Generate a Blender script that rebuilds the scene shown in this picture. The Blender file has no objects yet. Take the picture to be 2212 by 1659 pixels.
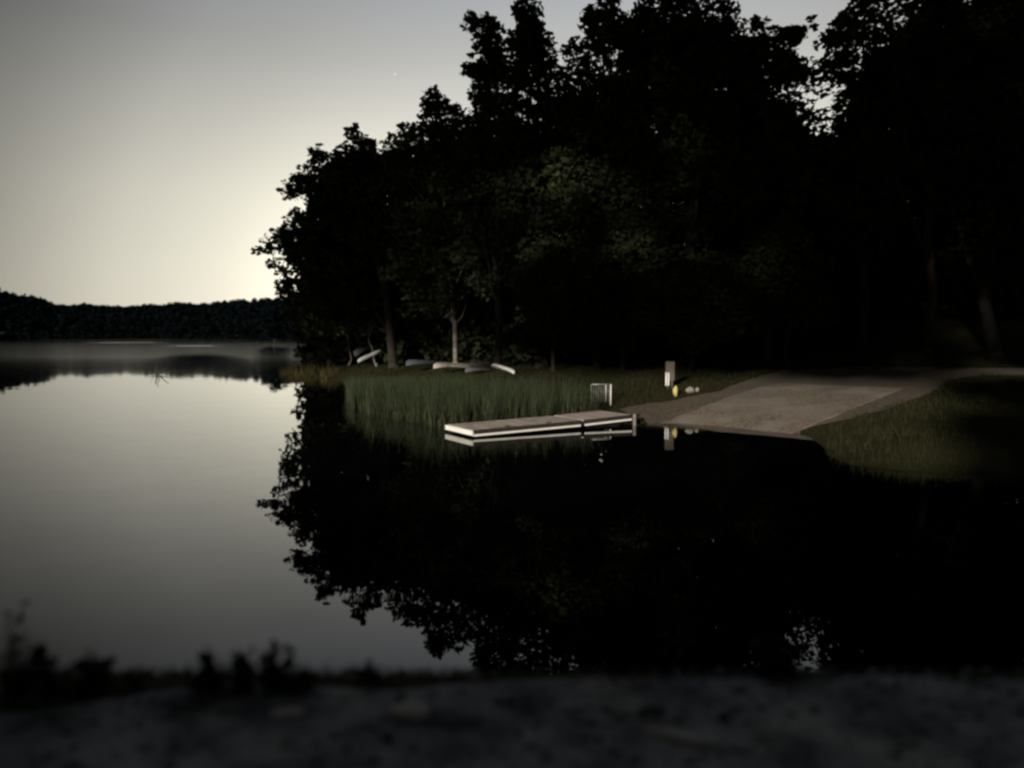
import bpy, bmesh, math, random
import numpy as np
from mathutils import Vector, Matrix
from mathutils.geometry import delaunay_2d_cdt

S = bpy.context.scene
C = S.collection
R = math.radians
random.seed(7)
rng = np.random.default_rng(11)

# ------------------------------------------------------------------ camera
EYE, F, CX, CY = 3.0, 1609.0, 1106.0, 829.5
PITCH = math.atan(104.5 / F)
cam = bpy.data.objects.new('camera', bpy.data.cameras.new('camera'))
C.objects.link(cam)
cam.location = (0, 0, EYE)
cam.rotation_euler = (R(90) - PITCH, 0, 0)
cam.data.sensor_width = 36
cam.data.lens = 36 * F / 2212
cam.data.clip_start, cam.data.clip_end = 0.1, 5000
cam.data.dof.use_dof = True
cam.data.dof.focus_distance = 24
cam.data.dof.aperture_fstop = 0.48
S.camera = cam

# ------------------------------------------------------------------ colour management
S.view_settings.view_transform = 'Standard'
S.view_settings.look = 'None'
S.view_settings.exposure = 0
S.view_settings.gamma = 1
S.render.engine = 'CYCLES'
S.cycles.filter_width = 2.6
S.cycles.use_denoising = True
S.cycles.max_bounces = 6

# ------------------------------------------------------------------ dusk sky
W = bpy.data.worlds.new('World')
S.world = W
W.use_nodes = True
nt = W.node_tree
nt.nodes.clear()
N, L = nt.nodes.new, nt.links.new
out = N('ShaderNodeOutputWorld')
bg = N('ShaderNodeBackground')
L(bg.outputs[0], out.inputs[0])
SUNSET_AZ = 8.0          # degrees right of the view axis, sun already below the horizon
tc = N('ShaderNodeTexCoord')
sep = N('ShaderNodeSeparateXYZ')
L(tc.outputs['Generated'], sep.inputs[0])
az = R(SUNSET_AZ)
dot = N('ShaderNodeVectorMath'); dot.operation = 'DOT_PRODUCT'
L(tc.outputs['Generated'], dot.inputs[0])
dot.inputs[1].default_value = (math.sin(az), math.cos(az), 0)
ang = N('ShaderNodeMath'); ang.operation = 'ARCCOSINE'; L(dot.outputs['Value'], ang.inputs[0])
angn = N('ShaderNodeMath'); angn.operation = 'DIVIDE'; L(ang.outputs[0], angn.inputs[0]); angn.inputs[1].default_value = math.pi
ele = N('ShaderNodeMath'); ele.operation = 'ARCSINE'; L(sep.outputs['Z'], ele.inputs[0])
elen = N('ShaderNodeMath'); elen.operation = 'DIVIDE'; L(ele.outputs[0], elen.inputs[0]); elen.inputs[1].default_value = math.pi / 2
def ramp(stops, src):
    r = N('ShaderNodeValToRGB'); L(src, r.inputs[0])
    cr = r.color_ramp
    cr.interpolation = 'EASE' if False else 'LINEAR'
    while len(cr.elements) < len(stops):
        cr.elements.new(0.5)
    for e, (p, c) in zip(cr.elements, stops):
        e.position = p
        e.color = (*(c if isinstance(c, tuple) else (c, c, c)), 1)
    return r
# brightness falls off away from the sunset
ra = ramp([(0, .94), (22 / 180, .91), (27 / 180, .80), (31 / 180, .70), (36 / 180, .60), (43 / 180, .32), (50 / 180, .12), (60 / 180, .11), (90 / 180, .075), (1, .035)], angn.outputs[0])
# warm pale horizon to blue-grey overhead
re = ramp([(0, (1.0, .945, .77)), (5 / 90, (.98, .94, .785)), (10 / 90, (.90, .87, .745)), (15 / 90, (.715, .70, .63)), (20 / 90, (.52, .522, .50)), (27 / 90, (.39, .425, .475)), (45 / 90, (.24, .26, .30)), (1, (.12, .13, .16))], elen.outputs[0])
mul = N('ShaderNodeMix'); mul.data_type = 'RGBA'; mul.blend_type = 'MULTIPLY'; mul.inputs[0].default_value = 1
L(ra.outputs[0], mul.inputs[6]); L(re.outputs[0], mul.inputs[7])
sky = N('ShaderNodeTexSky'); sky.sky_type = 'NISHITA'; sky.sun_disc = False
sky.sun_elevation = R(1.0); sky.sun_rotation = az
hsv = N('ShaderNodeHueSaturation'); hsv.inputs['Saturation'].default_value = .25; hsv.inputs['Value'].default_value = .02
L(sky.outputs[0], hsv.inputs['Color'])
add = N('ShaderNodeMix'); add.data_type = 'RGBA'; add.blend_type = 'ADD'; add.inputs[0].default_value = 1
L(mul.outputs[2], add.inputs[6]); L(hsv.outputs[0], add.inputs[7])
# last glow, low over the lake beside the point
gaz, gel = R(-12.5), R(3.5)
d2 = N('ShaderNodeVectorMath'); d2.operation = 'DOT_PRODUCT'; L(tc.outputs['Generated'], d2.inputs[0])
d2.inputs[1].default_value = (math.sin(gaz) * math.cos(gel), math.cos(gaz) * math.cos(gel), math.sin(gel))
a2 = N('ShaderNodeMath'); a2.operation = 'ARCCOSINE'; L(d2.outputs['Value'], a2.inputs[0])
n2 = N('ShaderNodeMath'); n2.operation = 'DIVIDE'; L(a2.outputs[0], n2.inputs[0]); n2.inputs[1].default_value = math.pi
rg = ramp([(0, (.26, .24, .155)), (5 / 180, (.22, .20, .13)), (9 / 180, (.10, .092, .06)), (14 / 180, (.03, .028, .02)), (20 / 180, 0.0)], n2.outputs[0])
add2 = N('ShaderNodeMix'); add2.data_type = 'RGBA'; add2.blend_type = 'ADD'; add2.inputs[0].default_value = 1
L(add.outputs[2], add2.inputs[6]); L(rg.outputs[0], add2.inputs[7])
L(add2.outputs[2], bg.inputs[0])
bg.inputs[1].default_value = 1.0

# sun lamp added for an unseen local light behind the camera, slightly left
rear_lamp = bpy.data.objects.new('moonlight', bpy.data.lights.new('moonlight', 'SUN'))
C.objects.link(rear_lamp)
rear_lamp.data.energy = 4.6
rear_lamp.data.angle = R(2)
rear_lamp.data.color = (1, .93, .82)
md = Vector((.42, .90, -.24))
rear_lamp.rotation_euler = md.to_track_quat('-Z', 'Y').to_euler()

# ------------------------------------------------------------------ helpers
def rayd(px, py):
    a, b = (px - CX) / F, (CY - py) / F
    cp, sp = math.cos(PITCH), math.sin(PITCH)
    return np.array([a, cp + b * sp, -sp + b * cp])
def at(px, py, Y):
    d = rayd(px, py); t = Y / d[1]
    return np.array([0, 0, EYE]) + d * t
def plane(px, py, z=0.0):
    d = rayd(px, py); t = (z - EYE) / d[2]
    return (d[0] * t, d[1] * t)
def proj(P):
    P = np.asarray(P, float)
    v = P - np.array([0, 0, EYE])
    cp, sp = math.cos(PITCH), math.sin(PITCH)
    fz = v[..., 1] * cp - v[..., 2] * sp
    up = v[..., 1] * sp + v[..., 2] * cp
    return CX + F * v[..., 0] / fz, CY - F * up / fz
def sstep(a, b, x):
    t = np.clip((x - a) / (b - a), 0, 1)
    return t * t * (3 - 2 * t)

def inpoly(x, y, poly):
    x, y = np.asarray(x, float), np.asarray(y, float)
    c = np.zeros(x.shape, bool)
    n = len(poly)
    for i in range(n):
        x1, y1 = poly[i]; x2, y2 = poly[(i + 1) % n]
        if y1 == y2: continue
        cond = ((y1 > y) != (y2 > y)) & (x < (x2 - x1) * (y - y1) / (y2 - y1) + x1)
        c ^= cond
    return c
def sdist(x, y, poly):
    x, y = np.asarray(x, float), np.asarray(y, float)
    d = np.full(x.shape, 1e9)
    n = len(poly)
    for i in range(n):
        x1, y1 = poly[i]; x2, y2 = poly[(i + 1) % n]
        ex, ey = x2 - x1, y2 - y1
        t = np.clip(((x - x1) * ex + (y - y1) * ey) / (ex * ex + ey * ey), 0, 1)
        d = np.minimum(d, np.hypot(x - x1 - t * ex, y - y1 - t * ey))
    return np.where(inpoly(x, y, poly), -d, d)

LAKE = [(-430, 5.4), (-60, 5.5), (-20, 5.3), (12, 5.4), (17, 8), (16.5, 12)] + \
       [plane(*p) for p in ((2212, 1030), (1990, 1019), (1833, 1004), (1785, 982), (1770, 952), (1720, 936), (1585, 922), (1450, 911), (1395, 916), (1372, 914))] + \
       [(3.2, 28.4), (1.5, 31), (-1.5, 36), (-6, 42), (-10.5, 48), (-13.8, 53), (-16.6, 55.5), (-18.3, 59),
        (-18.0, 75), (-17, 110), (-40, 250), (-100, 430), (-140, 468), (-240, 490), (-330, 470), (-440, 400)]

def height(x, y):
    x, y = np.asarray(x, float), np.asarray(y, float)
    s = sdist(x, y, LAKE)
    wob = sstep(8.2, 9.2, x) * sstep(23, 21, y) * sstep(11, 13, y)
    s = s + wob * (.22 * np.sin(2.1 * x + 1.3 * y) + .14 * np.sin(4.7 * x - 3.1 * y))
    sp = np.maximum(s, 0)
    land = 1.3 * (1 - np.exp(-sp / 6)) + .012 * np.minimum(sp, 60)
    land = land + 2.4 * sstep(35, 46, y) * sstep(14, 22, x)
    land = land + 13 * sstep(64, 120, y) * sstep(-12, 12, x) + 14 * sstep(492, 545, y) * sstep(1, 30, sp)
    bank = 1.42 * sstep(0, 2.1, sp)
    w = sstep(13, 7, y)
    z = land * (1 - w) + bank * w
    return np.where(s < 0, np.maximum(-2.5, .28 * s), z)
def ground_at(px, py):
    d = rayd(px, py)
    ts = np.concatenate([np.arange(1.5, 90, .05), np.arange(90, 900, .5)])
    P = np.array([0, 0, EYE])[None] + d[None] * ts[:, None]
    h = np.maximum(height(P[:, 0], P[:, 1]), 0)
    k = int(np.argmax(P[:, 2] <= h))
    return np.array([P[k, 0], P[k, 1], h[k]])

def newmesh(name, V, Fc, smooth=False):
    V = np.asarray(V, np.float32)
    me = bpy.data.meshes.new(name)
    if isinstance(Fc, np.ndarray):
        k = Fc.shape[1]
        me.vertices.add(len(V)); me.vertices.foreach_set('co', V.ravel())
        me.loops.add(Fc.size); me.loops.foreach_set('vertex_index', Fc.astype(np.int32).ravel())
        me.polygons.add(len(Fc))
        me.polygons.foreach_set('loop_start', np.arange(0, Fc.size, k, dtype=np.int32))
        me.polygons.foreach_set('loop_total', np.full(len(Fc), k, np.int32))
        me.update(calc_edges=True)
    else:
        me.from_pydata([tuple(v) for v in V], [], Fc); me.update()
    if smooth:
        me.polygons.foreach_set('use_smooth', np.ones(len(me.polygons), bool))
    return me
def obj(name, me, mat, parent=None):
    o = bpy.data.objects.new(name, me)
    C.objects.link(o)
    if mat: me.materials.append(mat)
    if parent: o.parent = parent
    return o
def tag(o, label, cat, group=None):
    o['label'] = label; o['category'] = cat
    if group: o['group'] = group
    return o
def thing(name, label, cat, loc, rz=0, group=None):
    o = bpy.data.objects.new(name, None); C.objects.link(o)
    o.empty_display_size = .2
    o.location = loc; o.rotation_euler = (0, 0, rz)
    return tag(o, label, cat, group)
def struct(o, kind='structure'):
    o['kind'] = kind
    return o
class MB:
    """collects boxes, tubes and lofts into one mesh"""
    def __init__(self): self.V, self.F = [], []
    def add(self, V, Fc):
        n = len(self.V); self.V += [tuple(v) for v in V]; self.F += [tuple(i + n for i in f) for f in Fc]
    def box(self, c, s, rot=None, bev=0):
        bm = bmesh.new(); bmesh.ops.create_cube(bm, size=1)
        for v in bm.verts: v.co = Vector((v.co.x * s[0], v.co.y * s[1], v.co.z * s[2]))
        if bev: bmesh.ops.bevel(bm, geom=bm.edges[:], offset=bev, segments=2, affect='EDGES', profile=.6)
        m = rot or Matrix()
        bm.verts.index_update()
        self.add([(m @ v.co) + Vector(c) for v in bm.verts], [[v.index for v in f.verts] for f in bm.faces]); bm.free()
    def tube(self, pts, rad, n=8, cap=True):
        pts = [Vector(p) for p in pts]
        rings = []
        for i, p in enumerate(pts):
            t = (pts[min(i + 1, len(pts) - 1)] - pts[max(i - 1, 0)]).normalized()
            a = t.orthogonal().normalized() if abs(t.z) < .9 else t.cross(Vector((0, 1, 0))).normalized()
            b = t.cross(a)
            r = rad[i] if hasattr(rad, '__len__') else rad
            rings.append([p + (a * math.cos(2 * math.pi * k / n) + b * math.sin(2 * math.pi * k / n)) * r for k in range(n)])
        V = [v for r in rings for v in r]
        Fc = [(i * n + k, i * n + (k + 1) % n, (i + 1) * n + (k + 1) % n, (i + 1) * n + k) for i in range(len(pts) - 1) for k in range(n)]
        if cap: Fc += [tuple(range(n))[::-1], tuple((len(pts) - 1) * n + k for k in range(n))]
        self.add(V, Fc)
    def build(self, name, mat, parent=None, smooth=False):
        me = newmesh(name, self.V, self.F, smooth)
        return obj(name, me, mat, parent)

# ------------------------------------------------------------------ materials
def mat(name, c1, c2=None, scale=3.0, rough=.8, detail=6, bump=0, bscale=None, metal=0, island=False, spec=.3, c3=None, s3=.4, coords='Object'):
    m = bpy.data.materials.new(name); m.use_nodes = True
    t = m.node_tree; b = t.nodes['Principled BSDF']
    b.inputs['Roughness'].default_value = rough
    b.inputs['Metallic'].default_value = metal
    b.inputs['Specular IOR Level'].default_value = spec
    tcn = t.nodes.new('ShaderNodeTexCoord')
    if c2 is None:
        b.inputs['Base Color'].default_value = (*c1, 1)
    else:
        mx = t.nodes.new('ShaderNodeMix'); mx.data_type = 'RGBA'
        mx.inputs[6].default_value = (*c1, 1); mx.inputs[7].default_value = (*c2, 1)
        if island:
            g = t.nodes.new('ShaderNodeNewGeometry'); t.links.new(g.outputs['Random Per Island'], mx.inputs[0])
        else:
            nz = t.nodes.new('ShaderNodeTexNoise'); nz.inputs['Scale'].default_value = scale; nz.inputs['Detail'].default_value = detail
            t.links.new(tcn.outputs[coords], nz.inputs['Vector'])
            rr = t.nodes.new('ShaderNodeValToRGB'); rr.color_ramp.elements[0].position = .35; rr.color_ramp.elements[1].position = .65
            t.links.new(nz.outputs['Fac'], rr.inputs[0]); t.links.new(rr.outputs[0], mx.inputs[0])
        last = mx.outputs[2]
        if c3:
            n3 = t.nodes.new('ShaderNodeTexNoise'); n3.inputs['Scale'].default_value = s3; n3.inputs['Detail'].default_value = 4
            t.links.new(tcn.outputs[coords], n3.inputs['Vector'])
            r3 = t.nodes.new('ShaderNodeValToRGB'); r3.color_ramp.elements[0].position = .42; r3.color_ramp.elements[1].position = .66
            t.links.new(n3.outputs['Fac'], r3.inputs[0])
            m3 = t.nodes.new('ShaderNodeMix'); m3.data_type = 'RGBA'; t.links.new(r3.outputs[0], m3.inputs[0])
            t.links.new(last, m3.inputs[6]); m3.inputs[7].default_value = (*c3, 1); last = m3.outputs[2]
        t.links.new(last, b.inputs['Base Color'])
    if bump:
        nb = t.nodes.new('ShaderNodeTexNoise'); nb.inputs['Scale'].default_value = bscale or scale * 4; nb.inputs['Detail'].default_value = 5
        t.links.new(tcn.outputs[coords], nb.inputs['Vector'])
        bp = t.nodes.new('ShaderNodeBump'); bp.inputs['Strength'].default_value = bump; bp.inputs['Distance'].default_value = .05
        t.links.new(nb.outputs['Fac'], bp.inputs['Height']); t.links.new(bp.outputs[0], b.inputs['Normal'])
    return m
M = dict(
    grass=mat('grass_soil', (.020, .022, .009), (.036, .030, .014), .8, .95, bump=.6, bscale=6, spec=.1, c3=(.028, .028, .010), s3=.15),
    blade=mat('grass_blade', (.016, .020, .007), (.034, .030, .011), island=True, rough=.8, spec=.1),
    sedge=mat('sedge_blade', (.035, .033, .010), (.07, .055, .02), island=True, rough=.8, spec=.1),
    reed=mat('reed_blade', (.016, .027, .011), (.042, .050, .022), island=True, rough=.7, spec=.2),
    leaf=mat('tree_leaf', (.026, .034, .014), (.050, .058, .026), island=True, rough=.9, spec=.02),
    leaf2=mat('dark_leaf', (.020, .026, .012), (.038, .043, .020), island=True, rough=.9, spec=.02),
    weed=mat('weed_leaf', (.022, .026, .010), (.050, .050, .020), island=True, rough=.8, spec=.1),
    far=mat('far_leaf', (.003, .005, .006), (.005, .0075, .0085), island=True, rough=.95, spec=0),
    bark=mat('bark', (.020, .018, .015), (.045, .039, .032), 5, .95, bump=.8),
    pale=mat('pale_bark', (.22, .20, .17), (.42, .38, .33), 3, .9, bump=.6, c3=(.09, .08, .07), s3=1.4),
    brown=mat('brown_bark', (.05, .035, .023), (.085, .06, .04), 4, .9, bump=.7),
    dirt=mat('dirt', (.06, .044, .03), (.14, .11, .08), 8, .95, bump=.5, bscale=12, c3=(.12, .10, .07), s3=.35),
    conc=mat('ramp_concrete', (.11, .086, .064), (.235, .192, .147), 9, .9, detail=9, bump=.5, bscale=22, c3=(.235, .207, .17), s3=.8),
    gravel=mat('gravel', (.055, .06, .072), (.44, .47, .51), 3.2, .95, bump=1.0, bscale=40, c3=(.52, .51, .495), s3=2.6, detail=8),
    pebble=mat('pebble', (.06, .065, .07), (.30, .30, .30), island=True, rough=.9),
    stone=mat('stone', (.50, .475, .44), (.62, .59, .55), 8, .9, bump=.6, bscale=25),
    dstone=mat('dark_stone', (.02, .02, .022), (.06, .06, .062), 8, .9, bump=.6, bscale=25),
    deck=mat('weathered_deck', (.40, .35, .295), (.60, .535, .46), 14, .9, island=True, bump=.25, bscale=60, c3=(.34, .295, .25), s3=2.4),
    fascia=mat('dark_fascia', (.022, .017, .013), (.04, .03, .023), 6, .85),
    white=mat('white_trim', (.82, .79, .73), (.90, .87, .81), 3, .35, spec=.6),
    alu=mat('galvanised_metal', (.28, .28, .26), (.38, .37, .35), 8, .45, metal=.35, spec=.6),
    float=mat('black_float', (.012, .012, .013), (.02, .02, .02), 3, .5),
    post=mat('pale_wood_post', (.17, .155, .135), (.26, .24, .21), 6, .85, bump=.4),
    sign=mat('brown_board', (.085, .067, .053), (.125, .102, .083), 5, .8, bump=.2),
    paper=mat('white_notice', (.86, .84, .80), (.90, .88, .84), 3, .5),
    yellow=mat('yellow_paint', (.50, .42, .11), (.64, .55, .20), 9, .8, bump=.4, c3=(.34, .31, .17), s3=5),
    boulder=mat('grey_boulder', (.24, .23, .19), (.38, .36, .30), 5, .9, bump=.8, c3=(.14, .15, .09), s3=2.5),
    cwhite=mat('white_hull', (.74, .74, .70), (.82, .82, .78), 2, .4, spec=.5, c3=(.55, .55, .5), s3=2),
    cgrey=mat('grey_hull', (.12, .122, .125), (.16, .162, .165), 2, .5, spec=.4),
    cdark=mat('dark_grey_hull', (.07, .072, .077), (.10, .102, .108), 2, .5, spec=.4),
    cblue=mat('blue_hull', (.12, .135, .165), (.155, .175, .205), 2, .5, spec=.4),
    ctan=mat('tan_hull', (.26, .23, .19), (.42, .40, .36), 1, .5, spec=.4, c3=(.15, .12, .095), s3=1.2),
    wood=mat('dead_wood', (.03, .027, .024), (.06, .055, .05), 4, .9),
)

# ------------------------------------------------------------------ terrain
def axis(lo, hi, step, far_lo, far_hi):
    a = list(np.arange(lo, hi + .01, step))
    st, v = step, a[-1]
    while v < far_hi: st = min(st * 1.35, 60); v += st; a.append(v)
    st, v, pre = step, a[0], []
    while v > far_lo: st = min(st * 1.35, 60); v -= st; pre.append(v)
    return np.array(pre[::-1] + a)
gx = axis(-26, 32, .4, -1600, 1600); gy = axis(-2, 64, .4, -1200, 2200)
XX, YY = np.meshgrid(gx, gy)
ZZ = height(XX, YY)
hump = .05 * np.sin(XX * 1.3 + YY * .7) * np.sin(YY * 1.1 - XX * .4) * sstep(1.0, 4.0, sdist(XX, YY, LAKE))
DIRTPX = [(1338, 887), (1352, 881), (1447, 867), (1557, 845), (1640, 814), (1700, 799), (1830, 794), (2030, 795), (2300, 796), (2500, 800), (2500, 830), (2300, 812), (2120, 812), (2050, 821), (2032, 836), (2010, 852), (1940, 876), (1870, 898), (1800, 913), (1735, 928), (1728, 936), (1716, 960), (1450, 930), (1395, 912), (1376, 898)]
DIRT = [tuple(ground_at(*p)[:2]) for p in DIRTPX]
hump *= sstep(.2, 1.5, sdist(XX, YY, DIRT)) * sstep(5, 9, YY)
ZZ = ZZ + hump
nx, ny = len(gx), len(gy)
idx = np.arange(nx * ny).reshape(ny, nx)
quads = np.stack([idx[:-1, :-1], idx[:-1, 1:], idx[1:, 1:], idx[1:, :-1]], -1).reshape(-1, 4)
struct(obj('ground', newmesh('ground', np.stack([XX, YY, ZZ], -1).reshape(-1, 3), quads, True), M['grass']))

def drape(name, poly, off, material, step=.4, skirt=0, jitter=0):
    pts = []
    for i in range(len(poly)):
        a, b = np.array(poly[i]), np.array(poly[(i + 1) % len(poly)])
        n = max(1, int(np.hypot(*(b - a)) / step))
        for k in range(n): pts.append(a + (b - a) * k / n)
    pts = np.array(pts)
    if jitter: pts = pts + rng.normal(0, jitter, pts.shape)
    nb = len(pts)
    gx_ = np.arange(pts[:, 0].min(), pts[:, 0].max(), step); gy_ = np.arange(pts[:, 1].min(), pts[:, 1].max(), step)
    g = np.stack(np.meshgrid(gx_, gy_), -1).reshape(-1, 2)
    sd = sdist(g[:, 0], g[:, 1], [tuple(p) for p in pts])
    g = g[sd < -step * .5]
    allp = [Vector(p) for p in np.concatenate([pts, g])]
    r = delaunay_2d_cdt(allp, [], [list(range(nb))], 1, 1e-5)
    V2 = np.array([tuple(v) for v in r[0]])
    z = height(V2[:, 0], V2[:, 1]) + off
    V = np.column_stack([V2, z])
    Fc = [tuple(f) for f in r[2]]
    if skirt:
        m = len(V); lo = V.copy(); lo[:, 2] -= skirt
        from collections import Counter
        cnt = Counter()
        for f in Fc:
            for i in range(3): cnt[(f[i], f[(i + 1) % 3])] += 1
        V = np.concatenate([V, lo])
        Fc += [(b, a, a + m, b + m) for (a, b) in cnt if (b, a) not in cnt]
    return struct(obj(name, newmesh(name, V, Fc, False), material))
drape('dirt_road', DIRT, .022, M['dirt'], jitter=.06)
RAMP = [tuple(ground_at(*p)[:2]) for p in ((1450, 911), (1545, 872), (1600, 852), (1648, 838), (1690, 830), (1800, 836), (1950, 842), (1885, 868), (1800, 903), (1722, 935))]
rl, rr_ = np.array(RAMP[0]), np.array(RAMP[-1])
RAMP = [tuple(rl - np.array([1.6, 1.75]))] + RAMP + [tuple(rr_ - np.array([1.6, 1.6]))]
drape('concrete_ramp', RAMP, .055, M['conc'], step=.35, skirt=.12, jitter=.02)
GRAVEL = [(-14, -3), (14, -3), (14, 3.6), (8, 3.45), (5, 3.5), (3, 3.42), (1.2, 3.3), (.3, 3.36), (-.6, 3.22), (-1.3, 3.28), (-2.0, 3.0), (-3.4, 3.02), (-6, 3.05), (-14, 3.1)]
drape('gravel_road', GRAVEL, .012, M['gravel'], step=.25, jitter=.03)

# ------------------------------------------------------------------ water
def water_mat():
    m = bpy.data.materials.new('lake_water'); m.use_nodes = True
    t = m.node_tree; b = t.nodes['Principled BSDF']; n = t.nodes.new; l = t.links.new
    b.inputs['Base Color'].default_value = (.002, .0025, .0025, 1)
    b.inputs['IOR'].default_value = 1.6
    g = n('ShaderNodeNewGeometry')
    sp = n('ShaderNodeSeparateXYZ'); l(g.outputs['Position'], sp.inputs[0])
    # wind-ruffled water far out, glassy near the bank
    far = n('ShaderNodeMapRange'); far.inputs['From Min'].default_value = 44; far.inputs['From Max'].default_value = 105
    l(sp.outputs['Y'], far.inputs['Value'])
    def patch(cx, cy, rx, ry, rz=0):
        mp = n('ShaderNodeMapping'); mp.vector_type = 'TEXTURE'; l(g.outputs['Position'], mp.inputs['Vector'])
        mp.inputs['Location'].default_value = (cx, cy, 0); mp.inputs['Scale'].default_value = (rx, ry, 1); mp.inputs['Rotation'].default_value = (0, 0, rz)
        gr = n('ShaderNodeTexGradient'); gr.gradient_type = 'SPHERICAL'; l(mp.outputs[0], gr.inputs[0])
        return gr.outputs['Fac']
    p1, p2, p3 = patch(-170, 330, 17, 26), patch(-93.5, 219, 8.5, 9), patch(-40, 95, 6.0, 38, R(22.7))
    nz = n('ShaderNodeTexNoise'); nz.inputs['Scale'].default_value = .16; nz.inputs['Detail'].default_value = 3
    mp = n('ShaderNodeMapping'); l(g.outputs['Position'], mp.inputs['Vector']); mp.inputs['Scale'].default_value = (.4, 1, 1); l(mp.outputs[0], nz.inputs['Vector'])
    def math_(op, a, b_):
        k = n('ShaderNodeMath'); k.operation = op
        for i, v in enumerate((a, b_)):
            if isinstance(v, (int, float)): k.inputs[i].default_value = v
            else: l(v, k.inputs[i])
        return k.outputs[0]
    amp = math_('MULTIPLY', far.outputs[0], math_('MULTIPLY_ADD', nz.outputs['Fac'], .8))
    rough = math_('ADD', math_('MULTIPLY', far.outputs[0], .085), .012)
    rough = math_('ADD', rough, math_('MULTIPLY', math_('ADD', p1, p2), .4))
    calm = math_('SUBTRACT', 1.0, math_('MULTIPLY', p3, math_('MULTIPLY', nz.outputs['Fac'], 1.5)))
    rough = math_('MAXIMUM', math_('MULTIPLY', rough, math_('MAXIMUM', calm, 0.0)), .012)
    l(rough, b.inputs['Roughness'])
    # sky glint on two far ripple streaks, painted as pale base colour
    glint = n('ShaderNodeMix'); glint.data_type = 'RGBA'; glint.inputs[6].default_value = (.002, .0025, .0025, 1); glint.inputs[7].default_value = (.42, .41, .37, 1)
    fk = n('ShaderNodeMapRange'); fk.inputs['From Max'].default_value = .55; l(math_('ADD', p1, p2), fk.inputs['Value']); l(fk.outputs[0], glint.inputs[0])
    l(glint.outputs[2], b.inputs['Base Color'])
    # slow swell, a few millimetres
    sw = n('ShaderNodeTexNoise'); sw.inputs['Scale'].default_value = .55; sw.inputs['Detail'].default_value = 2; l(g.outputs['Position'], sw.inputs['Vector'])
    bp = n('ShaderNodeBump'); l(math_('SUBTRACT', 1.0, far.outputs[0]), bp.inputs['Strength']); bp.inputs['Distance'].default_value = .004
    l(sw.outputs['Fac'], bp.inputs['Height']); l(bp.outputs[0], b.inputs['Normal'])
    return m
wx, wy = (-1500, 700), (4.6, 1500)
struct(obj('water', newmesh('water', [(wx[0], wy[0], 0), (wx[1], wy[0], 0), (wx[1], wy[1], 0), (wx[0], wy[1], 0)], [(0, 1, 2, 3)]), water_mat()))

# ------------------------------------------------------------------ foliage
def rand_dirs(n, r):
    v = r.normal(size=(n, 3)); return v / np.linalg.norm(v, axis=1, keepdims=True)
def leaves(P, size, r, flat=.5):
    """one pointed quad per leaf, tilted at random"""
    n = len(P)
    d = rand_dirs(n, r); d[:, 2] *= flat; d /= np.linalg.norm(d, axis=1, keepdims=True)
    a = rand_dirs(n, r); s = np.cross(d, a); s /= np.linalg.norm(s, axis=1, keepdims=True) + 1e-9
    L_ = size * r.uniform(.45, 1.55, n)[:, None]; w = L_ * r.uniform(.28, .42, n)[:, None]
    V = np.stack([P - d * L_ * .5, P + s * w, P + d * L_ * .55, P - s * w], 1).reshape(-1, 3)
    return V, np.arange(4 * n).reshape(n, 4)
def clump_points(cl, dens, r, squash=.7):
    """cl: rows of x, y, z, radius"""
    out_ = []
    for x, y, z, q in cl:
        n = max(11, int(dens * q * q))
        p = rand_dirs(n, r) * (q * r.uniform(.15, 1, n) ** .6)[:, None]
        p[:, 2] *= squash
        out_.append(p + (x, y, z))
    return np.concatenate(out_)

_v6 = [(275, 1560), (262, 1480), (272, 1425), (225, 1395), (238, 1345), (288, 1330), (205, 1335), (152, 1337), (160, 1298), (232, 1240), (228, 1190), (290, 1172), (332, 1112), (322, 1088), (410, 1062), (398, 1035), (308, 1040), (290, 985), (332, 962), (345, 920), (338, 896), (408, 858), (445, 812), (435, 795), (470, 755), (512, 748), (530, 790), (600, 760), (632, 720), (622, 678), (662, 672), (700, 648), (718, 690), (785, 722), (802, 755), (862, 678), (912, 712), (900, 630), (980, 650), (1012, 585), (1012, 530), (1062, 502), (1020, 458), (1062, 465), (1085, 425), (1104, 465), (1135, 505), (1222, 532), (1240, 565), (1256, 520), (1262, 450), (1302, 415), (1230, 388), (1238, 352), (1265, 310), (1332, 300), (1280, 240), (1290, 190), (1262, 140), (1254, 82), (1302, 70), (1332, 120), (1382, 80), (1440, 150), (1446, 192), (1492, 160), (1512, 130), (1500, 20), (1580, 8), (1640, 50)]
_v7 = [(105, 25), (140, 100), (185, 150), (196, 200), (230, 172), (290, 150), (298, 60), (330, 15), (395, -20), (420, -110), (975, -110), (985, 0), (990, 70), (1060, 75), (1110, 105), (1200, 112), (1270, 104), (1280, 150), (1230, 190), (1225, 230), (1290, 272), (1312, 300), (1345, 272), (1352, 230), (1330, 160), (1370, 100), (1420, 60), (1470, 0), (1485, -110), (2300, -110), (2300, 1620)]
SIL = [(483.9 + x * .41666, y * .41666) for x, y in _v6] + [(1106 + x * .5, y * .5) for x, y in _v7] + [(640, 800)]
EDGE = []
for i in range(len(SIL) - 3):
    a, b = np.array(SIL[i]), np.array(SIL[i + 1])
    k = max(1, int(np.hypot(*(b - a)) / 9))
    EDGE += [a + (b - a) * j / k for j in range(k)]
EDGE = np.array([e for e in EDGE if -20 < e[1] < 640 and e[0] < 2200])

def keep_inside(cl, margin):
    px, py = proj(cl[:, :3])
    sd = sdist(px, py, SIL)
    rp = cl[:, 3] * F / cl[:, 1]
    return cl[sd < -rp * margin]

def bend(p0, p1, n, amt, r):
    p0, p1 = np.array(p0), np.array(p1)
    off = r.normal(0, amt, (n, 3)); off[0] = off[-1] = 0
    return [p0 + (p1 - p0) * i / (n - 1) + off[i] for i in range(n)]

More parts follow.
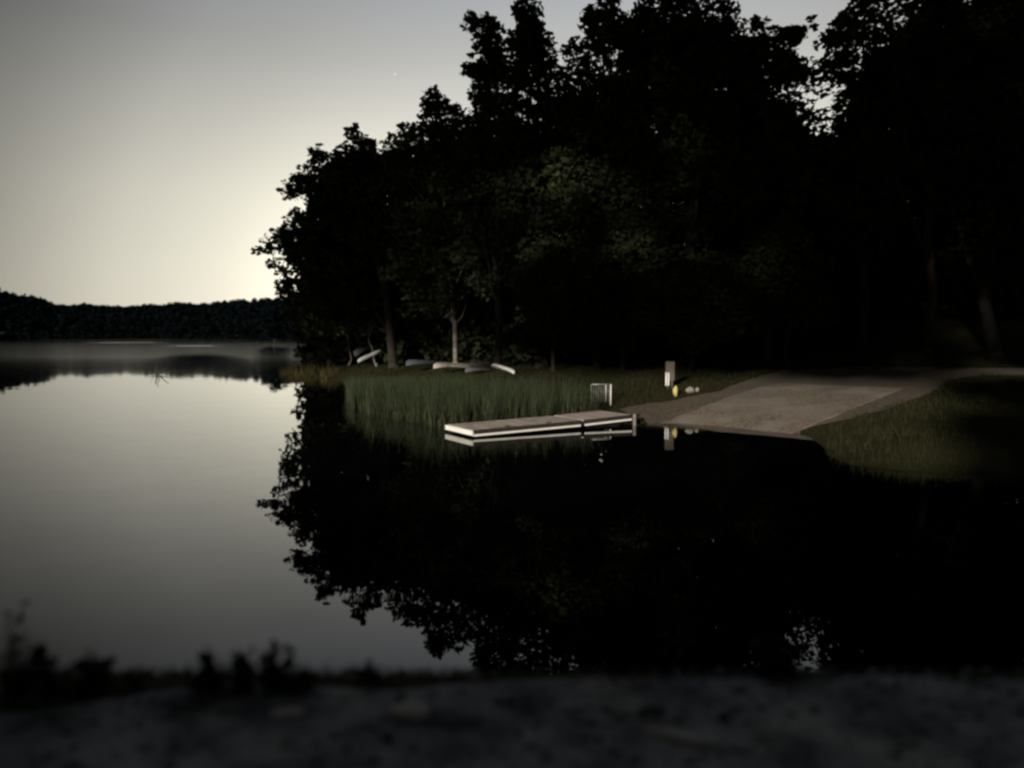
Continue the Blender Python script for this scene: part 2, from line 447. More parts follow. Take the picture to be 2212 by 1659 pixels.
TREES = []
def plant_tree(name, label, base_px, top_py, Y, crown, trunk_r, bark, leafm, lean_px=0, n_cl=260, group='trees of the wood beside the ramp', seed=0, cb=None, dens=72, size=.30):
    if name != 'broadleaf_tree': dens, size = 130, .22
    """crown: list of ellipses (px, py, half width px, half height px, weight) at the tree's own distance"""
    r = np.random.default_rng(100 + seed)
    bx = (base_px - CX) / F * Y
    bz = float(height(bx, Y))
    base = np.array([bx, Y, bz - .1])
    top = at(base_px + lean_px, top_py, Y)
    Ht = top[2] - base[2]
    root = thing(name, label, 'tree', base, 0, group)
    cl = []
    tot = sum(c[4] for c in crown)
    for (cx, cy, hw, hh, w) in crown:
        m = int(n_cl * w / tot)
        u = rand_dirs(m, r) * (r.uniform(.1, 1, m) ** .42)[:, None]
        for ux, uy, uz in u:
            yy = Y + uy * min(hw / F * Y, 3.6)
            p = at(cx + ux * hw, cy - uz * hh, Y)
            cl.append((p[0], yy, p[2], r.uniform(.45, 1.0)))
    cl = np.array(cl)
    cl = keep_inside(cl, .75)
    TREES.append(dict(root=root, base=base, cl=cl, Y=Y, px=crown[0][0], crown=crown, leaf=leafm, r=r, dens=dens, size=size))
    # trunk and limbs
    mb = MB()
    tp = bend(base, base + (top - base) * .86, 7, .10 + .006 * Ht, r)
    mb.tube(tp, list(np.linspace(trunk_r, trunk_r * .22, 7)), 10)
    root_flare = [base + (0, 0, -.05), base + (0, 0, .35)]
    mb.tube(root_flare, [trunk_r * 1.5, trunk_r * 1.02], 10)
    pick = cl[r.choice(len(cl), min(16, len(cl)), replace=False)] if len(cl) else []
    for c in pick:
        t = np.clip((c[2] - base[2]) / Ht - r.uniform(.12, .3), .15, .8)
        k = t / .86 * 6; i = int(min(k, 5)); s0 = tp[i] + (tp[i + 1] - tp[i]) * (k - i)
        mb.tube(bend(s0, c[:3], 5, .14, r), list(np.linspace(trunk_r * .38 * (1 - t * .6), .02, 5)), 6)
    o = mb.build('trunk', bark, root, True); o.data.transform(Matrix.Translation(Vector(-base)))
    return root

plant_tree('broadleaf_tree', 'leftmost dark tree on the point, its crown overhanging the lake', 850, 290, 53,
           [(735, 520, 150, 225, 3), (770, 400, 70, 125, 1.2), (650, 480, 60, 110, .8), (700, 660, 110, 70, .9), (610, 545, 50, 35, .35)], .34, M['bark'], M['leaf2'], -60, 420, seed=1)
plant_tree('broadleaf_tree', 'tree with a bare pale trunk rising behind the row of canoes', 984, 190, 51,
           [(935, 430, 130, 190, 3), (930, 260, 60, 80, .8), (950, 610, 120, 75, 1.1), (1010, 520, 110, 130, 1)], .17, M['pale'], M['leaf'], -40, 420, seed=2)
plant_tree('broadleaf_tree', 'tall slim tree whose narrow knobbly crown juts up left of the twin treetops', 1075, 20, 47,
           [(1055, 260, 70, 180, 1.4), (1045, 110, 38, 80, .6), (1060, 480, 90, 160, 1)], .26, M['bark'], M['leaf2'], -20, 300, seed=3)
plant_tree('broadleaf_tree', 'tall tree with a rounded finger-shaped top beside the narrow crown', 1165, 0, 45,
           [(1155, 230, 75, 200, 1.5), (1150, 75, 40, 75, .6), (1165, 480, 100, 170, 1.2)], .28, M['bark'], M['leaf2'], -10, 320, seed=4)
plant_tree('broadleaf_tree', 'airy tree with sky showing through its top, left of the biggest crown', 1290, -30, 43,
           [(1310, 130, 75, 140, .9), (1290, 360, 110, 180, 1.4)], .25, M['bark'], M['leaf'], 15, 300, seed=5)
plant_tree('broadleaf_tree', 'biggest crown in the middle of the wood, running out of the top of the frame', 1480, -70, 41,
           [(1470, 180, 145, 240, 3), (1500, 430, 150, 170, 1.6), (1420, 60, 70, 110, .6)], .38, M['bark'], M['leaf2'], 10, 460, seed=6)
plant_tree('broadleaf_tree', 'thin-leaved tree at the left of the notch of sky', 1660, 60, 42,
           [(1650, 230, 105, 170, 1.5), (1690, 110, 50, 55, .35), (1640, 450, 120, 150, 1.1)], .25, M['bark'], M['leaf'], 15, 320, seed=7)
plant_tree('broadleaf_tree', 'lacy tree right of the notch of sky with bright gaps in its crown', 1860, -60, 41,
           [(1850, 130, 90, 170, .9), (1850, 380, 130, 160, 1.4)], .26, M['bark'], M['leaf'], 0, 300, seed=8)
plant_tree('broadleaf_tree', 'dark tree with a faint brown trunk behind the grass bank', 1996, -110, 39,
           [(2010, 130, 110, 230, 2), (2000, 330, 120, 120, 1.0)], .24, M['brown'], M['leaf2'], 10, 360, seed=9)
plant_tree('broadleaf_tree', 'black tree at the right edge of the frame', 2150, -160, 38,
           [(2150, 180, 120, 280, 2.4), (2160, 440, 130, 180, 1.4)], .33, M['bark'], M['leaf2'], 0, 420, seed=10)
# smaller trees in front, their low branches catch the low light
SM = 'small trees along the front of the wood'
plant_tree('young_tree', 'young tree with drooping boughs low behind the right-hand white canoe', 1195, 470, 42,
           [(1200, 600, 95, 95, 2), (1230, 690, 70, 60, .8)], .12, M['bark'], M['leaf'], 5, 150, SM, 11)
plant_tree('young_tree', 'young tree with spreading boughs right behind the brown notice board', 1490, 540, 37,
           [(1490, 660, 110, 85, 2), (1540, 610, 80, 60, .8)], .11, M['bark'], M['leaf'], 15, 140, SM, 12)
plant_tree('young_tree', 'young tree in the dark beyond the head of the concrete ramp', 1700, 470, 38,
           [(1690, 610, 110, 120, 2)], .13, M['bark'], M['leaf2'], -5, 150, SM, 13)
plant_tree('young_tree', 'young tree between the notice board and the canoes', 1345, 440, 40,
           [(1345, 570, 90, 110, 2), (1370, 690, 80, 60, .7)], .12, M['bark'], M['leaf2'], 0, 140, SM, 14)
plant_tree('sapling', 'thin leaning sapling above the left-hand pair of canoes', 813, 640, 55,
           [(785, 650, 45, 40, 1)], .07, M['post'], M['leaf2'], -27, 40, SM, 15)
plant_tree('sapling', 'thin upright sapling left of the pair of canoes', 753, 650, 57,
           [(745, 655, 45, 35, 1)], .06, M['post'], M['leaf2'], -6, 36, SM, 16)

# clumps that give each crown its ragged outer edge
for e in EDGE:
    best = min(TREES[:10], key=lambda t: min(((e[0] - c[0]) / c[2]) ** 2 + ((e[1] - c[1]) / c[3]) ** 2 for c in t['crown']))
    sd0 = rng.uniform(4, 12)
    # step inwards along the local normal
    c = np.array([best['crown'][0][0], best['crown'][0][1]])
    g = np.array([sdist(e[0] + 1, e[1], SIL) - sdist(e[0] - 1, e[1], SIL), sdist(e[0], e[1] + 1, SIL) - sdist(e[0], e[1] - 1, SIL)])
    nn = np.linalg.norm(g)
    g = g / nn if nn > 1e-6 else (e - c) / np.linalg.norm(e - c)
    for sdd in (sd0, sd0 + rng.uniform(10, 22)):
        q = e - g * sdd
        if sdist(q[0], q[1], SIL) > -3 or rng.random() < .22: continue
        p = at(q[0], q[1], best['Y'])
        rad = min(.62, sdd / F * best['Y'] * 1.25)
        best['cl'] = np.vstack([best['cl'], [p[0], p[1] + rng.normal(0, .6), p[2], max(.22, rad)]])
for t in TREES:
    P = clump_points(t['cl'], t['dens'], t['r'])
    V, Q = leaves(P - t['base'], t['size'], t['r'])
    obj('crown', newmesh('crown', V, Q), t['leaf'], t['root'])

# the wood behind: one dark mass of trunks and leaves
def mass(name, cl, dens, size, material, seed):
    r = np.random.default_rng(seed)
    V, Q = leaves(clump_points(np.array(cl), dens, r), size, r)
    o = struct(obj(name, newmesh(name, V, Q), material), 'stuff')
    return o
cl = []
r = np.random.default_rng(5)
for _ in range(6800):
    x = r.uniform(-17, 62); y = r.uniform(56 if x < 1 else 46, 70)
    if sdist(x, y, LAKE) < 1.5: continue
    z0 = float(height(x, y))
    p = proj((x, y, 0))[0]
    top = np.interp(p, [600, 690, 760, 900, 1000, 1300, 1420, 1570, 1650, 1700, 1800, 1900, 2000, 2212, 2700], [560, 400, 330, 330, 280, 210, 60, 60, 240, 300, 320, 170, 40, -20, -200])
    zt = at(p, top, y)[2]
    z = z0 + (zt - z0) * r.uniform(0, 1) ** 1.3
    cl.append((x, y, z, r.uniform(.8, 1.6)))
cl = np.array(cl); cl = np.vstack([keep_inside(cl[cl[:, 0] < 24], .9), cl[cl[:, 0] >= 24]])
mass('dark_woods', cl, 36, .5, M['leaf2'], 21)
# understorey bushes along the edge of the wood
cl = []
for _ in range(1300):
    x = r.uniform(-17.5, 40); y = 43 + r.uniform(0, 8) + (8 if x < 0 else 0) + (r.uniform(7, 12) if x < -5 else 0)
    if sdist(x, y, LAKE) < .4: continue
    if 3 < x < 15: y += 5
    if x > 8: y += 1
    cl.append((x, y, float(height(x, y)) + r.uniform(.2, 2.6), r.uniform(.4, .9)))
mass('undergrowth', keep_inside(np.array(cl), .7), 34, .4, M['leaf2'], 22)

# unseen leaf screen added behind the camera, shaped to keep low light off treetops
def shade(cx, z, half_w, half_h, y, n, rad, rr):
    return [(cx + rr.uniform(-1, 1) * half_w, y + rr.normal(0, 1.5), z + rr.uniform(-1, 1) * half_h, rad * rr.uniform(.7, 1.3)) for _ in range(n)]
r = np.random.default_rng(61)
cl = []
for xx in np.arange(-98, 30, 1.5):
    lo = np.interp(xx, [-96, -50, -46, -44.2, -43.5, -37.8, -37, -35, -34.6, -31.8, -31.3, -28, -26, -19, -12, -7, -4, 0, 8, 30], [23, 19.8, 19.5, 19.4, 20.8, 20.8, 19.0, 18.9, 21, 21, 18.4, 17.4, 16.9, 15.4, 14.3, 13.0, 12.4, 14.5, 14, 6])
    for zz in np.arange(lo + .9, 50, 2.0):
        thin = .4 if (-37 < xx < -15 and 20.8 < zz < 28) else .55 if (-15 <= xx < -9 and 18.5 < zz < 22) else .5 if (xx > -4 and zz < 18.0) else 1
        big = 1.0 if zz < lo + 2 else 1.6
        cl += shade(xx, zz, .9, .9, -13, max(1, int(5 * thin / (big / 1.2))), big, r)
cl += shade(7.0, 5.2, 10.6, 5.2, -13, 270, 1.3, r)  # low leaf blocks, also unseen, added to shade the right bank and gravel
cl += shade(8.5, 10.6, 10.2, 1.6, -13, 90, 1.1, r)
cl += shade(-8, 3.4, 11, 3.3, -13, 360, 1.1, r)
mass('unseen_leaf_screen', cl, 12, 1.1, M['leaf2'], 62)

# ------------------------------------------------------------------ far shore woods
TOPS = [(-40, 600), (0, 620), (40, 634), (75, 634), (100, 645), (118, 655), (150, 657), (190, 652), (215, 657), (260, 659), (300, 655), (360, 655), (385, 650), (435, 652), (470, 648), (520, 644), (560, 641), (640, 637), (720, 636)]
cl = []
for _ in range(3200):
    px = r.uniform(-40, 720); y = r.uniform(0, 1) ** 1.5
    d0 = np.interp(px, [-40, 120, 330, 640, 720], [452, 478, 488, 470, 450]) + 4
    Y = d0 + 28 * y
    tx, ty = zip(*TOPS)
    top = at(px, np.interp(px, tx, ty) + r.uniform(0, 5), Y)
    z0 = float(height(top[0], Y))
    f = r.uniform(0, 1) ** .6
    rad = r.uniform(1.4, 3.4)
    z = z0 + (top[2] - rad * .7 - z0) * f
    cl.append((top[0], Y, z, rad))
for _ in range(520):
    px = r.uniform(-70, 740); Y = np.interp(px, [-70, -24, 318, 625, 740], [464, 470, 490, 468, 432]) + r.uniform(-2.5, 3)
    cl.append((at(px, 735, Y)[0], Y, r.uniform(.3, 3), r.uniform(1, 2)))
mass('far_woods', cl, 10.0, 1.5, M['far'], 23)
# small tree far along the right-hand shore
root = thing('bushy_tree', 'small round tree far along the shore, left of the dark point', 'tree', at(592, 735, 210) * (1, 1, 0) + (0, 0, .2), 0)
bp_ = np.array(root.location)
mb = MB(); mb.tube([(0, 0, -.3), (.2, 0, 3), (.1, 0, 6)], [.2, .15, .1], 8); mb.build('trunk', M['wood'], root, True)
cc = [(*(rand_dirs(1, r)[0] * (4.6, 4.0, 4.2) * r.uniform(.3, 1) * (1, 1, 1.35) + (0, 0, 6.6)), r.uniform(.8, 1.7)) for _ in range(120)]
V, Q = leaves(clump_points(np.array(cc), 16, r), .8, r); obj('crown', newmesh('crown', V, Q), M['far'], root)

# ------------------------------------------------------------------ grass, reeds
def blades(P, h, w, r, lean=.25, seg=2, droop=.25):
    """upright tapering blades, seg quads each"""
    n = len(P)
    a = r.uniform(0, 2 * math.pi, n); side = np.stack([np.cos(a), np.sin(a), 0 * a], 1)
    b = r.uniform(0, 2 * math.pi, n); ld = np.stack([np.cos(b), np.sin(b), 0 * b], 1) * (r.uniform(0, 1, n) * lean)[:, None]
    rows = []
    for k in range(seg + 1):
        t = k / seg
        cen = P + np.stack([0 * h, 0 * h, h * t * (1 - droop * t * np.linalg.norm(ld, axis=1))], 1) + ld * (h * t * t)[:, None]
        ww = w * (1 - t * .92)
        rows += [cen - side * (ww / 2)[:, None], cen + side * (ww / 2)[:, None]]
    V = np.stack(rows, 1).reshape(-1, 3)
    m = 2 * (seg + 1)
    base = np.arange(n)[:, None] * m
    Q = np.concatenate([base + np.array([2 * k, 2 * k + 1, 2 * k + 3, 2 * k + 2])[None] for k in range(seg)])
    return V, Q
r = np.random.default_rng(31)
# lawn grass
n = 150000
x = r.uniform(-19, 30, n); y = 13 + 44 * r.uniform(0, 1, n) ** 1.15
s = sdist(x, y, LAKE)
ok = (s > .05) & (sdist(x, y, DIRT) > r.uniform(-.15, .35, n)) & (sdist(x, y, RAMP) > .1) & (np.abs(x) < y * .78 + 1)
x, y, s = x[ok], y[ok], s[ok]
h = r.uniform(.06, .2, len(x)) * (1 + .9 * (np.sin(x * .9) * np.sin(y * .7 + 1) > .2)) * np.where(s < .8, .8, 1)
V, Q = blades(np.stack([x, y, height(x, y) - .01], 1), h, r.uniform(.012, .03, len(x)), r, .6)
struct(obj('grass', newmesh('grass', V, Q), M['blade']), 'stuff')
# tall sedge on the left point
n = 9000
x = r.uniform(-19, -2, n); y = r.uniform(40, 72, n); s = sdist(x, y, LAKE)
ok = (s > -.3) & (s < r.uniform(.3, 3, n)) & ((x < -12.5) | (y > 58))
x, y = x[ok], y[ok]
V, Q = blades(np.stack([x, y, np.maximum(height(x, y), -.1)], 1), r.uniform(.35, .95, len(x)), r.uniform(.03, .06, len(x)), r, .5)
struct(obj('sedge', newmesh('sedge', V, Q), M['sedge']), 'stuff')
# reed bed behind the dock
DK0, DU = np.array([-1.15, 21.7]), np.array([.851, .525]); DV = np.array([-.525, .851]); DWID, DLEN = 1.66, 6.1
REED = [plane(747, 868), plane(790, 897), plane(850, 908), plane(905, 916), plane(948, 925), tuple(DK0 + DV * 2.0 + DU * .2), tuple(DK0 + DV * 1.85 + DU * 3), tuple(DK0 + DV * 1.9 + DU * 5.2), (3.0, 26.7), (3.15, 28.0), (2.0, 31.5), (-1.2, 36.5), (-5.5, 42), (-9.2, 43.5), plane(747, 846)]
n = 9500
x = r.uniform(-11, 5, n); y = r.uniform(20, 45, n)
ok = inpoly(x, y, REED)
gapn = np.sin(x * 3.1 + y * .6) * np.sin(x * 1.7 - y * 1.3 + 2)
ok &= (gapn < .62)
x, y = x[ok], y[ok]
k = 4
x = np.repeat(x, k) + r.normal(0, .05, len(x) * k); y = np.repeat(y, k) + r.normal(0, .05, len(y) * k)
hh = r.uniform(1.15, 1.85, len(x)) * (1 - .12 * np.sin(x * 1.1) ** 2) * np.interp(y, [22, 26, 32, 44], [.98, 1, 1, 1])
hh *= .9 + .16 * np.sin(x * 2.3 + 1) * np.sin(y * 1.9) + r.normal(0, .05, len(x))
hh = np.minimum(hh, np.maximum(.35, (3 - .0475 * y) * r.uniform(.86, 1.06, len(x)) - np.maximum(height(x, y), 0)))
V, Q = blades(np.stack([x, y, np.maximum(height(x, y), -.2)], 1), hh, r.uniform(.018, .036, len(x)), r, .34, seg=3)
struct(obj('reed_bed', newmesh('reed_bed', V, Q), M['reed']), 'stuff')
kd = r.random(len(x)) < .07
V, Q = blades(np.stack([x, y, np.maximum(height(x, y), -.2)], 1)[kd], hh[kd] * .8, r.uniform(.02, .034, kd.sum()), r, .8, seg=3)
struct(obj('dead_reeds', newmesh('dead_reeds', V, Q), M['sedge']), 'stuff')

# ------------------------------------------------------------------ floating dock
rz = math.atan2(DU[1], DU[0])
dock = thing('floating_dock', 'low floating wooden dock with white edge strips at the foot of the path', 'dock', (DK0[0], DK0[1], 0), rz)
def section(x0, x1, z0, z1, end):
    tilt = math.atan2(z1 - z0, x1 - x0); ln = math.hypot(x1 - x0, z1 - z0)
    rot = Matrix.Rotation(-tilt, 4, 'Y')
    P = lambda a, b, c: tuple(rot @ Vector((a, b, c)) + Vector((x0, 0, z0)))
    d = MB()
    nb = int(ln / .145)
    for i in range(nb):                                            # deck boards
        a = (i + .5) * ln / nb
        d.box(P(a, DWID / 2, -.017 + random.uniform(-.002, .002)), (ln / nb - .004, DWID - .02, .034), rot, .004)
    dk = d.build('deck', M['deck'], dock)
    for yy, sgn in ((0, -1), (DWID, 1)):
        f = MB(); f.box(P(ln / 2, yy + sgn * .012, -.092), (ln, .04, .184), rot, .006); f.build('side_beam', M['fascia'], dk)
        t = MB(); t.box(P(ln / 2, yy + sgn * .047, -.155), (ln - .03, .028, .062), rot, .008); t.build('edge_strip', M['white'], dk)
    if end:
        f = MB(); f.box(P(-.015, DWID / 2, -.092), (.04, DWID + .07, .15), rot, .006); f.build('end_beam', M['white'], dk)
        f = MB(); f.box(P(-.048, DWID / 2, -.05), (.026, DWID + .09, .062), rot, .01); f.build('bumper', M['white'], dk)
        f = MB(); f.box(P(-.048, DWID / 2, -.13), (.026, DWID + .09, .05), rot, .01); f.build('bumper', M['white'], dk)
    for a in np.linspace(.7, ln - .7, 2 if ln < 3 else 3):
        f = MB(); f.box((P(a, 0, 0)[0], DWID / 2, .0), (.7, DWID - .35, .24), None, .03); f.build('float', M['float'], dk)
section(0, 3.92, .235, .285, True)
section(4.06, 6.05, .29, .355, False)
h_ = MB(); h_.box((3.99, .05, .2), (.16, .12, .1), None, .01); h_.box((3.99, DWID - .05, .2), (.16, .12, .1), None, .01)
h_.box((3.99, DWID / 2, .268), (.2, DWID - .3, .012), None, .002)
h_.build('hinge', M['fascia'], dock)
cl_ = MB(); cl_.box((1.25, .09, .262), (.16, .05, .03), None, .01); cl_.build('cleat', M['fascia'], dock)
cl_ = MB(); cl_.box((2.75, .09, .283), (.16, .05, .03), None, .01); cl_.build('cleat', M['fascia'], dock)
pw = DK0 + DU * 6.22 + DV * .02
p_ = MB(); p_.tube([(0, 0, -.6), (0, 0, .3), (0, 0, .36)], [.06, .06, .056], 12)
p_ = p_.build('mooring_post', M['post'], None, True); p_.location = (pw[0], pw[1], 0)
tag(p_, 'short pale post standing in the water at the shore end of the dock', 'post')

# ------------------------------------------------------------------ railing beside the reeds
g = ground_at(1319, 876)
rail = thing('metal_railing', 'short galvanised railing with upright bars at the edge of the reeds', 'railing', g, R(14))
LR, HR = .82, .84
for xx in (0, -LR):
    m_ = MB(); m_.tube([(xx, 0, -.15), (xx, 0, HR)], .026 if xx == 0 else .014, 10); m_.build('post', M['white'] if xx == 0 else M['alu'], rail, True)
m_ = MB(); m_.tube([(.02, 0, HR), (-LR, 0, HR)], .024, 10); m_.build('top_rail', M['alu'], rail, True)
m_ = MB(); m_.tube([(0, 0, .12), (-LR, 0, .12)], .008, 8); m_.build('bottom_rail', M['fascia'], rail, True)
for i in range(1, 8):
    xx = -LR * i / 8
    m_ = MB(); m_.tube([(xx, 0, .14), (xx, 0, HR)], .015 if i == 2 else .009, 8); m_.build('baluster', M['white'] if i == 2 else M['alu'], rail, True)

# ------------------------------------------------------------------ notice board and boulders
g = ground_at(1447, 838)
sb = thing('notice_board', 'narrow brown wooden notice board with two white strips beside the path', 'sign', g, R(-8))
sc = g[1] / F
bw, bh = 19.5 * sc, 57 * sc
m_ = MB(); m_.box((0, 0, bh * .63), (bw, .09, bh * .74), None, .025); m_.build('board', M['sign'], sb)
for xx in (-bw * .22, bw * .22):
    m_ = MB(); m_.box((xx, .0, bh * .13), (bw * .2, .07, bh * .34), None, .01); m_.build('leg', M['sign'], sb)
for xx in (-bw * .43, -bw * .17):
    m_ = MB(); m_.box((xx, -.052, bh * .33), (bw * .14, .012, bh * .5), None, .003); m_.build('notice_strip', M['paper'], sb)
def boulder(px, py, w, h, material, label, seed, point=0):
    g = ground_at(px, py); k = g[1] / F
    bm = bmesh.new(); bmesh.ops.create_icosphere(bm, subdivisions=3, radius=1)
    rr = random.Random(seed)
    ph = [rr.uniform(0, 6) for _ in range(6)]
    for v in bm.verts:
        c = v.co
        n_ = 1 + .10 * math.sin(3 * c.x + ph[0]) * math.sin(3 * c.y + ph[1]) + .08 * math.sin(5 * c.z + ph[2] + 2 * c.x) + .04 * math.sin(9 * c.x + ph[3]) * math.sin(8 * c.z + ph[4])
        t = (c.z + 1) / 2
        tap = 1 - point * (1 - t) ** 2
        v.co = Vector((c.x * n_ * w * k / 2 * tap, c.y * n_ * w * k / 2 * .8 * tap, (c.z * n_ * .55 + .42) * h * k / 1.05))
    me = bpy.data.meshes.new('boulder'); bm.to_mesh(me); bm.free()
    me.polygons.foreach_set('use_smooth', np.ones(len(me.polygons), bool))
    o = obj('boulder', me, material); o.location = g
    return tag(o, label, 'boulder', 'boulders lining the path')
boulder(1459, 857, 12, 25, M['yellow'], 'upright yellow-painted stone in front of the notice board', 3, .5)
boulder(1490, 849, 20, 14, M['boulder'], 'squat grey boulder just right of the yellow stone', 4)
boulder(1506, 847, 9, 11, M['boulder'], 'smallest grey boulder, farthest right along the path', 5)

# ------------------------------------------------------------------ canoes
def canoe(label, p0, p1, material, width=.82, depth=.36, roll=math.pi, name='canoe', sheer=.16):
    """hull lofted between two world points; roll pi = keel up"""
    p0, p1 = Vector(p0), Vector(p1); ln = (p1 - p0).length
    d = (p1 - p0).normalized()
    root = thing(name, label, 'canoe', (p0 + p1) / 2, 0, 'canoes drawn up on the bank')
    root.rotation_mode = 'QUATERNION'
    yaw = math.atan2(d.y, d.x); pit = math.asin(d.z)
    root.rotation_quaternion = (Matrix.Rotation(yaw, 3, 'Z') @ Matrix.Rotation(-pit, 3, 'Y') @ Matrix.Rotation(roll, 3, 'X')).to_quaternion()
    ns, nc = 22, 13
    V, Fc, rim = [], [], ([], [])
    for i in range(ns + 1):
        t = -1 + 2 * i / ns
        wv = width / 2 * max(0, 1 - abs(t) ** 2.4) ** .75 + .012
        top = sheer * abs(t) ** 3
        bot = -depth * (1 - abs(t) ** 6 * .55)
        for j in range(nc):
            a = math.pi * j / (nc - 1)
            yy = wv * math.copysign(abs(math.cos(a)) ** .8, math.cos(a))
            zz = top + (bot - top) * abs(math.sin(a)) ** .7
            V.append((t * ln / 2, yy, zz))
        rim[0].append(V[-nc]); rim[1].append(V[-1])
    for i in range(ns):
        for j in range(nc - 1):
            a = i * nc + j
            Fc.append((a, a + 1, a + nc + 1, a + nc))
    off = len(V)
    V += [(x, y * .95, z + .015) for x, y, z in V]                  # inner skin
    Fc += [tuple(off + k for k in f[::-1]) for f in Fc]
    me = newmesh('hull', V, Fc, True); obj('hull', me, material, root)
    for q in rim:
        m_ = MB(); m_.tube(q, .016, 6); m_.build('gunwale', M['alu'] if material is M['cwhite'] else M['fascia'], root, True)
    m_ = MB(); m_.tube([(t * ln / 2, 0, -depth * (1 - abs(t) ** 6 * .55) - .008) for t in np.linspace(-.9, .9, 9)], .012, 6); m_.build('keel_strip', M['alu'], root, True)
    for t in (-.45, .45):
        wv = width / 2 * (1 - abs(t) ** 2.4) ** .75
        m_ = MB(); m_.box((t * ln / 2, 0, -.05), (.2, 2 * wv - .03, .025), None, .005); m_.build('seat', M['fascia'], root)
    return root
def W3(px, py, Y): return at(px, py, Y)
canoe('white canoe tilted up to the right, front one of the left-hand pair', W3(773, 782, 50), W3(826, 759, 53.0), M['cwhite'], .46, .2, R(165), sheer=.04)
canoe('grey canoe lying behind the tilted white one, left of the thick trunk', W3(767, 765, 53.2), W3(806, 760, 57), M['cgrey'], .8, .34, R(150))
canoe('blue-grey canoe with an upturned pointed bow, left end of the row', W3(877, 785, 47.3), W3(948, 789, 50.5), M['cblue'], .75, .26, R(180))
canoe('pale tan canoe keel up in front of the blue-grey one', W3(936, 791, 45.0), W3(1024, 795, 46.6), M['ctan'], .75, .25, R(180))
canoe('dark grey canoe keel up behind the tan one, right of the pale trunk', W3(1012, 791, 48.2), W3(1066, 792, 51.0), M['cdark'], .75, .23, R(180))
canoe('low grey canoe lying lowest in the grass in front of the dark grey one', W3(1005, 799, 43.0), W3(1062, 803, 45.5), M['cgrey'], .75, .18, R(180))
canoe('narrow white canoe slanting down to the right, right end of the row', W3(1062, 790, 46.5), W3(1111, 806, 42.0), M['cwhite'], .46, .2, R(155), sheer=.06)

# ------------------------------------------------------------------ half-sunk branch far out
g = np.array(plane(343, 810, 0))
br = MB(); rr = np.random.default_rng(77)
br.tube(bend((0, 0, -.4), (-.25, .1, .75), 5, .04, rr), [.06, .05, .045, .03, .015], 7)
for a in ((-.5, .1, .55), (.35, 0, .55), (.7, .1, .35), (-.15, .2, 1.0), (.55, .1, .75)):
    br.tube(bend((-.05 + a[0] * .1, 0, .05), a, 4, .05, rr), [.035, .028, .02, .008], 6)
o = br.build('dead_branch', M['wood'], None, True); o.location = (g[0], g[1], 0); o.scale = (1.35, 1.35, 1.0)
tag(o, 'dead branch sticking up out of the open water', 'branch')

# ------------------------------------------------------------------ foreground stones and weeds
def stone(px, py, w, d, h, material, label, seed):
    g = ground_at(px, py)
    bm = bmesh.new(); bmesh.ops.create_icosphere(bm, subdivisions=3, radius=1)
    rr = random.Random(seed); ph = [rr.uniform(0, 6) for _ in range(6)]
    for v in bm.verts:
        c = v.co
        n_ = 1 + .14 * math.sin(3 * c.x + ph[0]) * math.sin(2.6 * c.y + ph[1]) + .07 * math.sin(6 * c.x + ph[2]) * math.sin(5 * c.y + ph[3]) + .05 * math.sin(7 * c.z + ph[4])
        v.co = Vector((math.copysign(abs(c.x) ** .8, c.x) * n_ * w / 2, math.copysign(abs(c.y) ** .8, c.y) * n_ * d / 2, c.z * n_ * h / 2 + h * .2))
    me = bpy.data.meshes.new('stone'); bm.to_mesh(me); bm.free()
    me.polygons.foreach_set('use_smooth', np.ones(len(me.polygons), bool))
    o = obj('stone', me, material); o.location = g + np.array([0, 0, .012]); o.rotation_euler = (0, 0, rr.uniform(-.4, .4))
    return tag(o, label, 'stone', 'stones lying on the gravel')
stone(885, 1552, .16, .12, .05, M['stone'], 'largest pale flat stone on the gravel, below the dark gap in the weeds', 1)
stone(622, 1556, .14, .04, .03, M['stone'], 'long thin pale stone at the left of the largest flat one', 2)
stone(1478, 1605, .27, .07, .03, M['stone'], 'longest flat grey stone near the bottom of the frame', 3)
stone(1245, 1536, .13, .035, .02, M['stone'], 'narrow grey stone close to the edge of the water', 4)
stone(1562, 1566, .05, .045, .035, M['dstone'], 'small black stone above the longest flat grey stone', 5)
stone(1135, 1607, .035, .03, .02, M['paper'], 'tiny bright white pebble in the middle of the gravel', 6)
stone(838, 1608, .05, .04, .03, M['dstone'], 'small black stone below the largest pale flat one', 7)
stone(1405, 1560, .12, .07, .03, M['dstone'], 'wide dark stone left of the small black stone', 8)
n = 2600
r = np.random.default_rng(41)
bm = bmesh.new(); bmesh.ops.create_icosphere(bm, subdivisions=1, radius=1)
iv = np.array([v.co for v in bm.verts]); ifc = np.array([[v.index for v in f.verts] for f in bm.faces]); bm.free()
py_ = r.uniform(1.9, 3.75, n); px_ = r.uniform(-1, 1, n) * (py_ * .8 + .3)
sz = .005 + .024 * r.uniform(0, 1, n) ** 4
A = r.uniform(0, 6.28, n); st = np.stack([r.uniform(.8, 1.6, n), r.uniform(.6, 1.1, n), r.uniform(.35, .7, n)], 1) * sz[:, None]
v = iv[None] * (1 + .18 * r.normal(size=(n, len(iv), 1))) * st[:, None]
vx = v[..., 0] * np.cos(A)[:, None] - v[..., 1] * np.sin(A)[:, None]; vy = v[..., 0] * np.sin(A)[:, None] + v[..., 1] * np.cos(A)[:, None]
V = np.stack([vx + px_[:, None], vy + py_[:, None], v[..., 2] + (height(px_, py_) + .014)[:, None]], -1).reshape(-1, 3)
Q = (np.arange(n)[:, None, None] * len(iv) + ifc[None]).reshape(-1, 3)
struct(obj('loose_gravel', newmesh('loose_gravel', V, Q, True), M['pebble']), 'stuff')

